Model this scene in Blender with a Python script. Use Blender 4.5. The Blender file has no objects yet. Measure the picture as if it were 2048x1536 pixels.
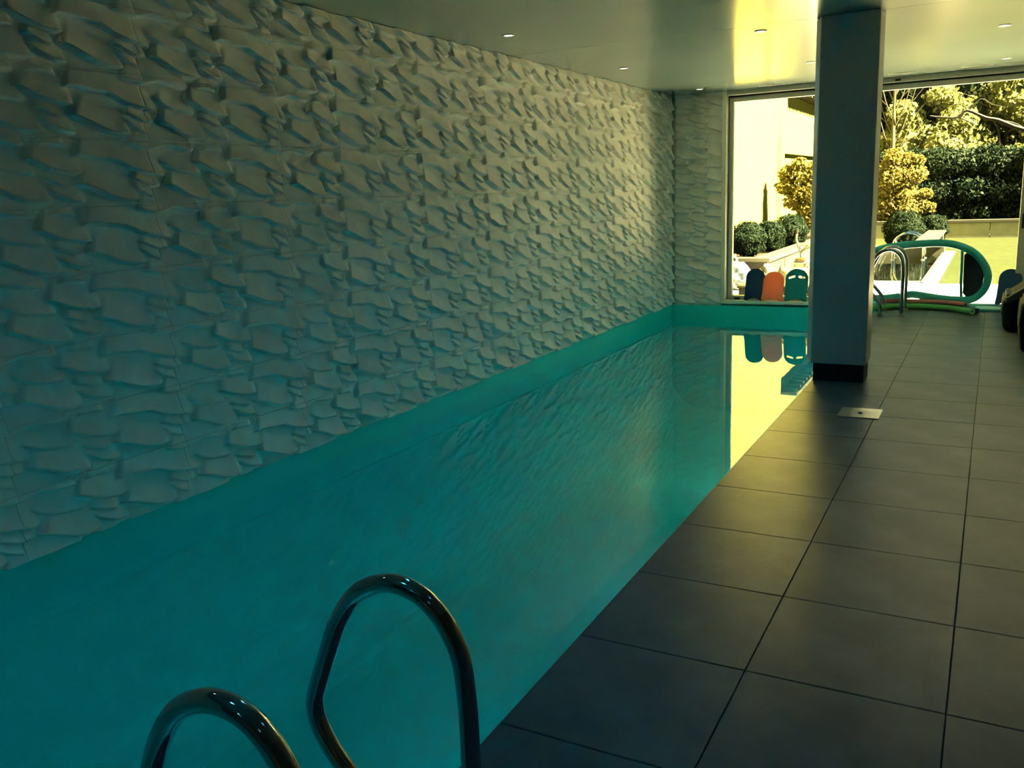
import bpy, bmesh, math, random
import numpy as np
from mathutils import Vector, Matrix

random.seed(7)
RNG = np.random.default_rng(11)
scene = bpy.context.scene
COL = scene.collection

# ------------------------------------------------------------------ camera
FPX, YAW, PITCH, ROLL, CAMH = 1757.8, .5031, .2112, -.04115, 1.566
fw = Vector((-math.sin(YAW) * math.cos(PITCH), math.cos(YAW) * math.cos(PITCH), -math.sin(PITCH)))
rt0 = Vector((math.cos(YAW), math.sin(YAW), 0))
up0 = rt0.cross(fw)
rt = math.cos(ROLL) * rt0 + math.sin(ROLL) * up0
up = -math.sin(ROLL) * rt0 + math.cos(ROLL) * up0
cam_data = bpy.data.cameras.new('camera')
cam_data.sensor_width = 36
cam_data.lens = FPX / 2048 * 36
cam_data.clip_start = .02
cam = bpy.data.objects.new('camera', cam_data)
cam.matrix_world = Matrix(((rt.x, up.x, -fw.x, 0), (rt.y, up.y, -fw.y, 0), (rt.z, up.z, -fw.z, CAMH), (0, 0, 0, 1)))
COL.objects.link(cam)
scene.camera = cam

# ------------------------------------------------------------------ sky, sun, exposure
world = bpy.data.worlds.new('sky')
scene.world = world
world.use_nodes = True
bg = world.node_tree.nodes['Background']
bg.inputs['Color'].default_value = (.10, .72, .86, 1)
bg.inputs['Strength'].default_value = .7

sun_data = bpy.data.lights.new('sun', 'SUN')
sun_data.energy = 255.0
sun_data.color = (1.0, .83, .44)
sun_data.angle = math.radians(5)
sun = bpy.data.objects.new('sun', sun_data)
sun_from = Vector((.74, -.07, .67)).normalized()
sun.rotation_euler = sun_from.to_track_quat('Z', 'Y').to_euler()
COL.objects.link(sun)

scene.view_settings.view_transform = 'Standard'
scene.view_settings.look = 'None'
scene.view_settings.gamma = 1
scene.view_settings.use_curve_mapping = False
scene.view_settings.exposure = 0.0
try:
    scene.cycles.use_denoising = True
    scene.cycles.max_bounces = 14
    scene.cycles.diffuse_bounces = 6
    scene.cycles.transparent_max_bounces = 16
    scene.cycles.sample_clamp_indirect = 0
    scene.cycles.caustics_reflective = False
    scene.cycles.caustics_refractive = False
except Exception:
    pass

# ------------------------------------------------------------------ helpers
class MB:
    """collects shapes in world coordinates"""
    def __init__(s): s.v = []; s.f = []
    def add(s, vs, fs):
        o = len(s.v); s.v += [tuple(v) for v in vs]; s.f += [tuple(i + o for i in f) for f in fs]; return s
    def box(s, x0, x1, y0, y1, z0, z1):
        return s.add([(x, y, z) for z in (z0, z1) for y in (y0, y1) for x in (x0, x1)],
                     [(0, 2, 3, 1), (4, 5, 7, 6), (0, 1, 5, 4), (2, 6, 7, 3), (0, 4, 6, 2), (1, 3, 7, 5)])
    def prism(s, pts, z0, z1):
        n = len(pts)
        return s.add([(x, y, z0) for x, y in pts] + [(x, y, z1) for x, y in pts],
                     [tuple(range(n))[::-1], tuple(range(n, 2 * n))] + [(i, (i + 1) % n, n + (i + 1) % n, n + i) for i in range(n)])
    def tube(s, path, r, n=12, cap=True):
        P = [Vector(p) for p in path]; rings = []
        rr = r if isinstance(r, (list, tuple)) else [r] * len(P)
        t0 = (P[1] - P[0]).normalized()
        a = t0.orthogonal().normalized()
        for i, p in enumerate(P):
            t = (P[min(i + 1, len(P) - 1)] - P[max(i - 1, 0)]).normalized()
            a = (a - t * a.dot(t)).normalized(); b = t.cross(a)
            rings.append([p + rr[i] * (math.cos(2 * math.pi * k / n) * a + math.sin(2 * math.pi * k / n) * b) for k in range(n)])
        vs = [v for g in rings for v in g]; fs = []
        for i in range(len(P) - 1):
            for k in range(n):
                fs.append((i * n + k, i * n + (k + 1) % n, (i + 1) * n + (k + 1) % n, (i + 1) * n + k))
        if cap: fs += [tuple(range(n))[::-1], tuple(range((len(P) - 1) * n, len(P) * n))]
        return s.add(vs, fs)
    def disc(s, c, r, z0, z1, n=24):
        return s.prism([(c[0] + r * math.cos(2 * math.pi * k / n), c[1] + r * math.sin(2 * math.pi * k / n)) for k in range(n)], z0, z1)
    def ring(s, c, r0, r1, z0, z1, n=28):
        vs = []; fs = []
        for k in range(n):
            a = 2 * math.pi * k / n
            for r, z in ((r0, z0), (r1, z0), (r1, z1), (r0, z1)):
                vs.append((c[0] + r * math.cos(a), c[1] + r * math.sin(a), z))
        for k in range(n):
            q = (k + 1) % n
            for j in range(4): fs.append((4 * k + j, 4 * q + j, 4 * q + (j + 1) % 4, 4 * k + (j + 1) % 4))
        return s.add(vs, fs)
    def mesh(s, name, off=(0, 0, 0)):
        m = bpy.data.meshes.new(name)
        m.from_pydata([(v[0] - off[0], v[1] - off[1], v[2] - off[2]) for v in s.v], [], s.f)
        bm = bmesh.new(); bm.from_mesh(m); bmesh.ops.recalc_face_normals(bm, faces=bm.faces); bm.to_mesh(m); bm.free()
        return m

def link(name, mesh, mat, parent=None, loc=None, smooth=False, bevel=0, seg=2):
    o = bpy.data.objects.new(name, mesh)
    COL.objects.link(o)
    if mat is not None and not mesh.materials: mesh.materials.append(mat)
    if parent is not None: o.parent = parent
    if loc is not None: o.location = loc
    if bevel:
        bm = bmesh.new(); bm.from_mesh(mesh)
        ed = [e for e in bm.edges if len(e.link_faces) == 2 and e.calc_face_angle() > .5]
        bmesh.ops.bevel(bm, geom=ed, offset=bevel, segments=seg, affect='EDGES', profile=.5, clamp_overlap=True)
        bm.to_mesh(mesh); bm.free()
    if smooth:
        mesh.polygons.foreach_set('use_smooth', [True] * len(mesh.polygons))
        try: mesh.set_sharp_from_angle(angle=math.radians(40))
        except Exception: pass
    return o

def part(name, mb, mat, root, under=None, **k):
    """a part authored in world coordinates, stored relative to its thing"""
    return link(name, mb.mesh(name, root['_o'] if '_o' in root else (0, 0, 0)), mat, under or root, **k)

def tag(o, label=None, cat=None, group=None, kind=None):
    if label: o['label'] = label
    if cat: o['category'] = cat
    if group: o['group'] = group
    if kind: o['kind'] = kind
    return o

def thing(name, loc, label, cat, group=None):
    o = bpy.data.objects.new(name, None); COL.objects.link(o)
    o.location = loc; o['_o'] = list(loc); o.empty_display_size = .1
    return tag(o, label, cat, group)

def struct(name, mb, mat, label=None, **k):
    return tag(link(name, mb.mesh(name), mat, **k), label, kind='structure')

def copy_tree(o, parent=None, loc=None, label=None):
    c = o.copy(); COL.objects.link(c); c.parent = parent
    if loc is not None: c.location = loc; c['_o'] = list(loc)
    if label: c['label'] = label
    for ch in [x for x in bpy.data.objects if x.parent == o]: copy_tree(ch, c)
    return c

def smooth_path(pts, k=6):
    P = [Vector(p) for p in pts]; out = []
    for i in range(len(P) - 1):
        a, b, c, d = P[max(i - 1, 0)], P[i], P[i + 1], P[min(i + 2, len(P) - 1)]
        for j in range(k):
            t = j / k
            out.append(.5 * ((2 * b) + (c - a) * t + (2 * a - 5 * b + 4 * c - d) * t * t + (3 * b - a - 3 * c + d) * t ** 3))
    out.append(P[-1]); return out

# ------------------------------------------------------------------ materials
def mat(name, color, rough=.6, metal=0, spec=.5, noise=None, bump=None, coat=0, emit=None, trans=0):
    """noise=(scale, second colour, detail), bump=(scale, strength)"""
    m = bpy.data.materials.new(name); m.use_nodes = True
    nt = m.node_tree; b = nt.nodes['Principled BSDF']
    b.inputs['Base Color'].default_value = (*color, 1)
    b.inputs['Roughness'].default_value = rough
    b.inputs['Metallic'].default_value = metal
    b.inputs['Specular IOR Level'].default_value = spec
    b.inputs['Coat Weight'].default_value = coat; b.inputs['Coat Roughness'].default_value = .32
    tc = nt.nodes.new('ShaderNodeTexCoord')
    if noise:
        n = nt.nodes.new('ShaderNodeTexNoise'); n.inputs['Scale'].default_value = noise[0]
        n.inputs['Detail'].default_value = noise[2] if len(noise) > 2 else 5
        nt.links.new(tc.outputs['Object'], n.inputs['Vector'])
        r = nt.nodes.new('ShaderNodeValToRGB')
        r.color_ramp.elements[0].position = .35; r.color_ramp.elements[1].position = .68
        r.color_ramp.elements[0].color = (*color, 1); r.color_ramp.elements[1].color = (*noise[1], 1)
        nt.links.new(n.outputs['Fac'], r.inputs['Fac']); nt.links.new(r.outputs['Color'], b.inputs['Base Color'])
    if bump:
        n2 = nt.nodes.new('ShaderNodeTexNoise'); n2.inputs['Scale'].default_value = bump[0]; n2.inputs['Detail'].default_value = 4
        nt.links.new(tc.outputs['Object'], n2.inputs['Vector'])
        bp = nt.nodes.new('ShaderNodeBump'); bp.inputs['Strength'].default_value = bump[1]; bp.inputs['Distance'].default_value = .02
        nt.links.new(n2.outputs['Fac'], bp.inputs['Height']); nt.links.new(bp.outputs['Normal'], b.inputs['Normal'])
    if emit:
        b.inputs['Emission Color'].default_value = (*emit[0], 1); b.inputs['Emission Strength'].default_value = emit[1]
    if trans:
        t = nt.nodes.new('ShaderNodeBsdfTranslucent'); t.inputs['Color'].default_value = (*color, 1)
        mx = nt.nodes.new('ShaderNodeMixShader'); mx.inputs['Fac'].default_value = trans
        out = nt.nodes['Material Output']
        nt.links.new(b.outputs[0], mx.inputs[1]); nt.links.new(t.outputs[0], mx.inputs[2]); nt.links.new(mx.outputs[0], out.inputs['Surface'])
    return m

def clear(name, tint, ior, rough=0.0, bump=None):
    """clear dielectric sheet: fresnel reflection over a tinted see-through body"""
    m = bpy.data.materials.new(name); m.use_nodes = True
    nt = m.node_tree; nt.nodes.clear()
    out = nt.nodes.new('ShaderNodeOutputMaterial'); mx = nt.nodes.new('ShaderNodeMixShader')
    tr = nt.nodes.new('ShaderNodeBsdfTransparent'); gl = nt.nodes.new('ShaderNodeBsdfGlossy'); fr = nt.nodes.new('ShaderNodeFresnel')
    tr.inputs['Color'].default_value = (*tint, 1); gl.inputs['Roughness'].default_value = rough; fr.inputs['IOR'].default_value = ior
    gl.inputs['Color'].default_value = (1, 1, 1, 1)
    nt.links.new(fr.outputs[0], mx.inputs[0]); nt.links.new(tr.outputs[0], mx.inputs[1]); nt.links.new(gl.outputs[0], mx.inputs[2]); nt.links.new(mx.outputs[0], out.inputs['Surface'])
    if bump:
        tc = nt.nodes.new('ShaderNodeTexCoord'); n = nt.nodes.new('ShaderNodeTexNoise'); n.inputs['Scale'].default_value = bump[0]; n.inputs['Detail'].default_value = 2
        bp = nt.nodes.new('ShaderNodeBump'); bp.inputs['Strength'].default_value = bump[1]; bp.inputs['Distance'].default_value = .01
        nt.links.new(tc.outputs['Object'], n.inputs['Vector']); nt.links.new(n.outputs['Fac'], bp.inputs['Height'])
        nt.links.new(bp.outputs['Normal'], gl.inputs['Normal'])
    return m

M = dict(
    stone=mat('carved_stone', (.74, .72, .66), .85, noise=(9, (.82, .80, .73)), bump=(160, .10), spec=.2),
    floor=mat('anthracite_tile', (.070, .100, .120), .34, noise=(3.5, (.120, .150, .168), 8), bump=(60, .04), spec=.12),
    grout=mat('grout', (.05, .056, .06), .9, spec=.1),
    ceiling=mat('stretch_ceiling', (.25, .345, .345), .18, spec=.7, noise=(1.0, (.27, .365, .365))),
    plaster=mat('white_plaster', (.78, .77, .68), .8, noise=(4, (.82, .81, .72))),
    taupe=mat('taupe_plaster', (.20, .19, .17), .7, noise=(4, (.24, .23, .20))),
    slate=mat('dark_slate', (0.00782, 0.00933, 0.00933), .9, noise=(2, (0.0109, 0.0125, 0.0125)), spec=.1),
    column=mat('grey_cladding', (.42, .46, .46), .42, spec=.5, noise=(40, (.46, .50, .50))),
    plinth=mat('dark_plinth', (.012, .016, .022), .6),
    liner=mat('pool_liner', (.02, .68, .64), .5, spec=.3, noise=(2, (.022, .72, .67))),
    alu=mat('grey_aluminium', (.55, .54, .47), .45, metal=.1, noise=(20, (.60, .59, .52))),
    alu_dark=mat('dark_gasket', (.02, .03, .04), .6),
    trim=mat('cream_stone_trim', (.86, .82, .66), .5, noise=(15, (.90, .86, .70))),
    steel=mat('polished_steel', (.42, .44, .46), .09, metal=1),
    brushed=mat('brushed_steel', (.60, .57, .50), .33, metal=.9, noise=(30, (.68, .65, .56))),
    lamp=mat('lamp_lens', (.9, .9, .85), .4, emit=((1, .95, .74), 5.0)),
    fill_lens=mat('pool_fill_lens', (.5, .8, .8), .4, emit=((.06, .85, 1.0), 3.0)),  # teal glow of the added underwater fill lamps
    lamp_off=mat('unlit_lens', (.05, .06, .06), .4),
    ringm=mat('lamp_rim', (.55, .55, .50), .35, metal=.5),
    navy=mat('navy_foam', (.008, .055, .16), .75, bump=(200, .15)),
    orange=mat('orange_foam', (1.0, .42, .20), .75, trans=.3),
    teal=mat('teal_foam', (.015, .36, .42), .75, trans=.2),
    tealrim=mat('pale_teal_foam', (.22, .52, .50), .75),
    green=mat('green_foam', (.12, .50, .18), .8, bump=(150, .2)),
    pink=mat('pink_foam', (.62, .25, .22), .8, bump=(150, .2)),
    paleblue=mat('pale_blue_foam', (.25, .60, .66), .7, bump=(100, .15)),
    aqua=mat('aqua_vinyl', (.02, .42, .50), .35, spec=.5, noise=(6, (.03, .50, .56))),
    darkmesh=mat('dark_mesh', (.004, .014, .04), .8, bump=(400, .4)),
    leather=mat('black_leather', (.008, .014, .022), .75, bump=(90, .2), spec=.15),
    stitch=mat('pale_piping', (.45, .45, .38), .6),
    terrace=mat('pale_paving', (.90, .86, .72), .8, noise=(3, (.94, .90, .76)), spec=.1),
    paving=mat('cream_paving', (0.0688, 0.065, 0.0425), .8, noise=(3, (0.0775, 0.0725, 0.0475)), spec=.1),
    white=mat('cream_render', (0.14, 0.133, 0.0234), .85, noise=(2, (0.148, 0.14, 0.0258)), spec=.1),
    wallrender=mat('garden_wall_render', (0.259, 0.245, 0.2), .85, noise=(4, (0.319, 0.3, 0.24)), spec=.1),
    concrete=mat('planter_concrete', (0.0148, 0.0141, 0.0113), .8, noise=(5, (0.0191, 0.018, 0.0141)), spec=0.1),
    coping=mat('planter_coping', (0.0348, 0.0338, 0.0227), .7, noise=(7, (0.0395, 0.0377, 0.0248)), spec=0.1),
    soil=mat('soil', (0.0124, 0.00788, 0.00562), .95, noise=(12, (0.017, 0.0102, 0.00678)), spec=0.1),
    lawn=mat('lawn', (0.0144, 0.0177, 0.00594), .9, noise=(6, (0.0193, 0.0232, 0.00765)), bump=(90, .6), spec=0.03),
    boxwood=mat('boxwood_leaf', (0.00423, 0.00917, 0.00455), .6, noise=(7, (0.0124, 0.0188, 0.0085)), trans=.3, spec=0.03),
    yellow=mat('yellow_leaf', (0.118, 0.0992, 0.0251), .6, noise=(6, (0.0925, 0.0813, 0.0222)), trans=.4, spec=0.03),
    hedge=mat('hedge_leaf', (0.00583, 0.0118, 0.00652), .6, noise=(3, (0.017, 0.024, 0.0118)), trans=.3, spec=0.03),
    lime=mat('lime_leaf', (0.105, 0.115, 0.0378), .6, noise=(1.3, (0.159, 0.159, 0.0598)), trans=.4, spec=0.03),
    dkleaf=mat('dark_leaf', (0.0085, 0.0163, 0.00782), .6, noise=(1.5, (0.0273, 0.0351, 0.0143)), trans=.3, spec=0.03),
    bark=mat('brown_bark', (0.00416, 0.00313, 0.00277), .9, bump=(30, .5)),
    pale_bark=mat('pale_bark', (0.048, 0.0417, 0.0253), .85, noise=(14, (0.0563, 0.0508, 0.031)), bump=(40, .3), spec=0.1),
    rooftile=mat('clay_rooftile', (0.0452, 0.0283, 0.0158), .8, noise=(8, (0.0563, 0.0338, 0.0191)), spec=0.1),
    plasticbag=mat('pale_blue_plastic', (0.0198, 0.0283, 0.0367), .35, noise=(10, (0.0283, 0.0338, 0.0395)), spec=0.1),
    whiteplastic=mat('white_plastic', (0.0563, 0.0553, 0.031), .4, spec=0.1),
    amber=mat('amber_plastic', (0.0283, 0.018, 0.00678), .45, noise=(9, (0.0338, 0.0253, 0.0113)), spec=0.1),
    blackrub=mat('black_rubber', (.02, .02, .022), .7),
    water=clear('water', (.80, .99, .99), 1.33, 0.0, (2.2, .035)),
    water_out=clear('outdoor_water', (.80, .95, .93), 1.33, 0.02, (3.0, .08)),
    glass=clear('glass', (.98, .99, .985), 1.28),
    vinyl=clear('clear_vinyl', (.95, .98, .97), 1.45, .04),
)

# ------------------------------------------------------------------ dimensions
XW, XP, XR = -3.87, -1.228, 1.45          # stone wall face, pool edge, right wall
YB, YD, YF = 11.71, 12.05, -3.0          # back wall face, sliding door plane, front wall
ZC = 2.766                               # ceiling
ZWAT, ZPOOL = -.15, -1.45
YG = 11.86                               # fixed window plane
TW, TH = .9665, .3186                    # carved wall tile
TY0 = 2.257 - 5 * TW                     # tile grid origin along the wall

# ------------------------------------------------------------------ room shell
# floor: sub-base and single tiles
floor = struct('floor', MB().box(XP, XR, YF - .2, YD + .2, -.25, -.012).box(XW - .2, XP, YF - .2, YF + .89, -.25, -.004), M['grout'], 'dark anthracite tiled pool deck')
S = .598
full = MB().box(0, .595, 0, .5935, -.012, 0).mesh('floor_tile'); full.materials.append(M['floor'])
bm = bmesh.new(); bm.from_mesh(full)
bmesh.ops.bevel(bm, geom=[e for e in bm.edges if all(v.co.z > -.001 for v in e.verts)], offset=.002, segments=1, affect='EDGES'); bm.to_mesh(full); bm.free()
ys0 = 5.655 - 15 * S
for ci in range(3):
    x = XP + .001 + ci * .5975
    y = ys0
    while y < YD + .1:
        if y > YF:
            link('floor_tile', full, M['floor'], floor, (x, y, 0))
        y += S
link('floor_field', MB().box(XP + 3 * .5975, XR, YF, YD + .1, -.012, 0).mesh('floor_field'), M['floor'], floor)

# pool basin
pm = MB()
def cove(xa, sgn, r=.45, n=8):
    return [(xa + sgn * r * (1 - math.cos(t)), ZPOOL + r * (1 - math.sin(t))) for t in [math.pi / 2 * k / n for k in range(n + 1)]]
sec = [(XW, -.002)] + cove(XW, 1) + cove(XP - .012, -1)[::-1] + [(XP - .012, -.014), (XP + .0, -.014), (XP + .0, ZPOOL - .15), (XW - .15, ZPOOL - .15), (XW - .15, -.002)]
n_ = len(sec)
pm.add([(x, YF + 1.2, z_) for x, z_ in sec] + [(x, YB, z_) for x, z_ in sec], [(i, (i + 1) % n_, (i + 1) % n_ + n_, i + n_) for i in range(n_)])
pm.box(XW - .15, XP, YB, YB + .1, ZPOOL - .15, -.002)
pm.box(XW - .15, XP, YF + .9, YF + 1.2, ZPOOL - .15, -.002)
pool = struct('pool_basin', pm, M['liner'], 'turquoise pool liner along the carved wall')

wm = bpy.data.meshes.new('pool_water')
wm.from_pydata([(XW, YF + 1.2, ZWAT), (XP - .012, YF + 1.2, ZWAT), (XP - .012, YB, ZWAT), (XW, YB, ZWAT)], [], [(0, 1, 2, 3)])
tag(link('pool_water', wm, M['water']), 'still turquoise water filling the long indoor pool', 'water', kind='stuff')

# ceiling: two stretch panels with a joint at the column
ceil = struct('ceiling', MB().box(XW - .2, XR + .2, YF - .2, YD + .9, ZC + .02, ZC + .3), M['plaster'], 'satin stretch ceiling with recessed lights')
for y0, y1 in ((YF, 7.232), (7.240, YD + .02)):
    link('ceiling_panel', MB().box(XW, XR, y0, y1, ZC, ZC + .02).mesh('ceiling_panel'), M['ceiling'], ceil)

# walls
wl = struct('wall_left', MB().box(XW - .3, XW - .045, YF - .2, YB + .6, 0, ZC + .02), M['stone'], 'long wall of carved wave stone tiles')
wb = MB()
wb.box(XW - .05, -3.185, YB + .04, YB + .4, -.002, ZC + .02)
wb.box(-3.185, -1.75, YB + .1, YB + .4, -.3, .03)
wb.box(XP - .05, XR, YD + .12, YD + .3, -.25, -.005)
wback = struct('wall_back', wb, M['plaster'], 'end wall around the garden glazing')
wr = MB(); wr.box(XR, XR + .2, YF - .2, YD + .3, 0, ZC + .02)
struct('wall_right', wr, M['taupe'], 'plain plaster side wall')
struct('wall_front', MB().box(XW - .3, XR + .2, YF - .2, YF, 0, ZC + .02), M['taupe'], 'plain taupe wall at the near end')
struct('side_yard', MB().box(XR + .25, 14, YF - .25, YD + .3, -.5, -.1), M['slate'], 'dark slate yard beside the pool house')

# ------------------------------------------------------------------ carved stone tiles
LIPS = [  # lower edges of the carved scales: points (along, up), lip height, ramp length, left fade, right fade
    ([(0.847, 0.946), (0.895, 0.931), (0.945, 0.924), (0.99, 0.924), (1.031, 0.934), (1.059, 0.941), (1.099, 0.94), (1.153, 0.93), (1.208, 0.922), (1.251, 0.923), (1.287, 0.927)], .036, .13, .012, .05),
    ([(1.249, 0.865), (1.297, 0.846), (1.353, 0.821), (1.411, 0.805), (1.487, 0.793), (1.535, 0.797), (1.568, 0.806)], .036, .10, .012, .07),
    ([(1.49, 0.874), (1.53, 0.88), (1.578, 0.878), (1.642, 0.869), (1.724, 0.863), (1.764, 0.845), (1.812, 0.823), (1.889, 0.803), (1.977, 0.789), (2.06, 0.779)], .034, .12, .012, .10),
    ([(1.009, 0.876), (1.058, 0.844), (1.109, 0.819), (1.149, 0.808), (1.218, 0.798), (1.282, 0.793), (1.32, 0.798)], .026, .09, .06, .05),
    ([(1.324, 0.777), (1.374, 0.757), (1.432, 0.735), (1.462, 0.733), (1.504, 0.746)], .031, .07, .02, .05),
    ([(1.496, 0.748), (1.519, 0.744), (1.581, 0.724), (1.642, 0.696), (1.69, 0.678), (1.748, 0.668), (1.818, 0.668), (1.872, 0.674)], .040, .12, .02, .07),
    ([(1.77, 0.765), (1.825, 0.725), (1.874, 0.695), (1.926, 0.677), (1.962, 0.677)], .030, .09, .05, .05),
    ([(0.834, 0.779), (0.858, 0.77), (0.9, 0.752), (0.949, 0.734), (0.989, 0.737), (1.043, 0.742)], .030, .08, .02, .05),
    ([(1.036, 0.742), (1.069, 0.735), (1.121, 0.715), (1.16, 0.694), (1.214, 0.672), (1.271, 0.664), (1.33, 0.664), (1.392, 0.676)], .040, .12, .02, .07),
    ([(1.313, 0.753), (1.354, 0.723), (1.395, 0.695), (1.454, 0.673), (1.516, 0.664), (1.564, 0.665)], .030, .09, .06, .07),
    ([(1.316, 0.928), (1.376, 0.933), (1.436, 0.927), (1.489, 0.918)], .024, .07, .03, .04),
]
def relief(u, v):
    h = 0.006 + .004 * np.sin(2 * math.pi * u / TW + 2) + 0 * v
    for pts, a, ramp, lf, rf in LIPS:
        p = np.array(pts); p0, p1 = p[0, 0], p[-1, 0]
        for ku in (-2, -1, 0, 1):
            uu = u - ku * TW
            inside = (uu > p0) & (uu < p1)
            if not inside.any(): continue
            vl0 = np.interp(uu, p[:, 0], p[:, 1])
            for kv in (-4, -3, -2, -1, 0):
                d = v - (vl0 + kv * TH)
                dp = np.maximum(d, 0)
                tap = np.clip((uu - p0 - .38 * dp) / (lf + .25 * dp), 0, 1); tap = tap * tap * (3 - 2 * tap)
                tp2 = np.clip((p1 - uu - .2 * dp) / rf, 0, 1); tap = tap * tp2 * tp2 * (3 - 2 * tp2)
                tap = np.where(inside, tap, 0)
                g = np.where(d >= 0, np.clip(1 - dp / (ramp * 1.35), 0, 1) ** 1.5, np.clip(1 + d / .011, 0, 1))
                h = np.maximum(h, 1.45 * a * tap * g)
    return h
_tc = {}
def tile_mesh(u0, u1, v0, v1):
    key = (round(u0, 3), round(u1, 3), round(v0, 3), round(v1, 3))
    if key in _tc: return _tc[key]
    nu = max(6, int((u1 - u0) / .0086)); nv = max(4, int((v1 - v0) / .0056))
    us = np.linspace(u0 + .0002, u1 - .0002, nu + 1); vs = np.linspace(v0 + .0001, v1 - .0001, nv + 1)
    U, V = np.meshgrid(us, vs)
    hgt = relief(U, V)
    co = np.stack([hgt, U - u0, V - v0], -1).reshape(-1, 3)
    n0 = nu + 1
    idx = np.arange((nu + 1) * (nv + 1)).reshape(nv + 1, nu + 1)
    fs = np.stack([idx[:-1, :-1], idx[:-1, 1:], idx[1:, 1:], idx[1:, :-1]], -1).reshape(-1, 4).tolist()
    # skirt back to the wall
    border = list(idx[0, :]) + list(idx[1:, -1]) + list(idx[-1, -2::-1]) + list(idx[-2:0:-1, 0])
    base = len(co)
    sk = co[border].copy(); sk[:, 0] = -.04
    co = np.concatenate([co, sk]); nb = len(border)
    for i in range(nb):
        j = (i + 1) % nb
        fs.append([int(border[i]), base + i, base + j, int(border[j])])
    m = bpy.data.meshes.new('wall_tile'); m.from_pydata(co.tolist(), [], fs)
    m.materials.append(M['stone'])
    sm = [True] * (nu * nv) + [False] * nb
    m.polygons.foreach_set('use_smooth', sm)
    _tc[key] = m
    return m
rows = []
z = 0.0
while z < ZC - .01:
    rows.append((z, min(z + TH, ZC - .002))); z += TH
cols = []
y = TY0
while y < YB - .01:
    cols.append((y, min(y + TW, YB))); y += TW
for (y0, y1) in cols:
    if y1 < YF + .5: continue
    for (z0, z1) in rows:
        link('wall_tile', tile_mesh(0, y1 - y0, 0, z1 - z0), None, wl, (XW, y0, z0))
for (z0, z1) in rows:   # return of the carving on the end wall beside the window
    m = tile_mesh(.12, .12 + (-3.186 - XW - .05), 0, z1 - z0)
    o = link('wall_tile', m, None, wback, (XW + .05, YB + .03, z0))
    o.rotation_euler = (0, 0, -math.pi / 2)

# ------------------------------------------------------------------ glazing to the garden
w1 = tag(link('window_1', MB().box(-3.13, -1.75, YG - .02, YG + .06, .06, .125).box(-3.13, -3.072, YG - .02, YG + .06, .125, 2.69).box(-1.83, -1.75, YG - .02, YG + .06, .125, 2.69).box(-3.072, -1.83, YG - .02, YG + .06, 2.63, 2.69).mesh('window_1'), M['alu'], bevel=.004), 'tall fixed window over the far end of the pool', kind='structure')
link('pane', MB().box(-3.076, -1.826, YG + .015, YG + .027, .121, 2.634).mesh('pane'), M['glass'], w1)
link('gasket', MB().box(-3.152, -3.131, YG - .035, YG + .05, .075, 2.70).box(-3.131, -1.75, YG - .035, YG + .05, 2.691, 2.705).mesh('gasket'), M['alu_dark'], w1)
link('head_rail', MB().box(-3.131, -1.75, YB + .005, YG + .06, 2.706, ZC).mesh('head_rail'), M['alu'], w1)
link('weep_cap', MB().box(-3.03, -2.96, YG - .045, YG - .019, .075, .10).mesh('weep_cap'), M['blackrub'], w1)
struct('trim_1', MB().box(-3.186, -3.132, YB - .002, YG + .06, .03, ZC - .001), M['trim'], 'cream stone jamb beside the fixed window', bevel=.003)
struct('trim_2', MB().box(-3.132, -1.70, YB - .002, YG + .06, .03, .072), M['trim'], 'cream stone sill over the far pool edge', bevel=.003)
struct('wall_return', MB().box(-1.75, -1.60, YB + .02, YD + .1, -.002, ZC), M['plaster'], 'plaster pier behind the column')

d1 = MB()
d1.box(-1.60, .25, YD - .03, YD + .05, 0.0, .05); d1.box(-1.60, XR, YD - .03, YD + .05, 2.63, 2.69)
d1.box(-1.60, -1.53, YD - .03, YD + .05, .05, 2.63); d1.box(.25, .37, YD - .05, YD + .05, 0, 2.63)
d1.box(XR - .06, XR, YD - .03, YD + .05, 0, 2.63); d1.box(.37, XR - .06, YD - .03, YD + .05, 0, .05)
door = struct('door_1', d1, M['alu'], 'grey framed sliding glass door to the terrace', bevel=.004)
link('pane', MB().box(-1.535, .255, YD + .005, YD + .017, .046, 2.634).mesh('pane'), M['glass'], door)
link('pane', MB().box(.365, XR - .055, YD + .005, YD + .017, .046, 2.634).mesh('pane'), M['glass'], door)
link('head_rail', MB().box(-1.60, XR, YD - .12, YD + .05, 2.706, ZC).mesh('head_rail'), M['alu'], door)
link('gasket', MB().box(-1.60, XR, YD - .04, YD + .05, 2.691, 2.705).mesh('gasket'), M['alu_dark'], door)
link('lock_plate', MB().box(.275, .30, YD - .062, YD - .05, .95, 1.12).mesh('lock_plate'), M['alu_dark'], door)
link('track_bracket', MB().box(-1.16, -1.10, YD - .145, YD - .12, 2.715, 2.74).mesh('track_bracket'), M['alu_dark'], door)

# ------------------------------------------------------------------ column
cb = (-1.03, 7.34, 0)
column = thing('column', cb, 'grey clad square column on a dark plinth at the pool edge', 'column')
part('plinth', MB().box(-1.222, -.838, 7.29, 7.56, 0, .165), M['plinth'], column)
part('cladding', MB().prism([(-1.222, 7.17), (-.812, 7.17), (-.812, 7.47), (-1.285, 7.47), (-1.285, 7.36)], .165, ZC - .002), M['column'], column, bevel=.006)

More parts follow.
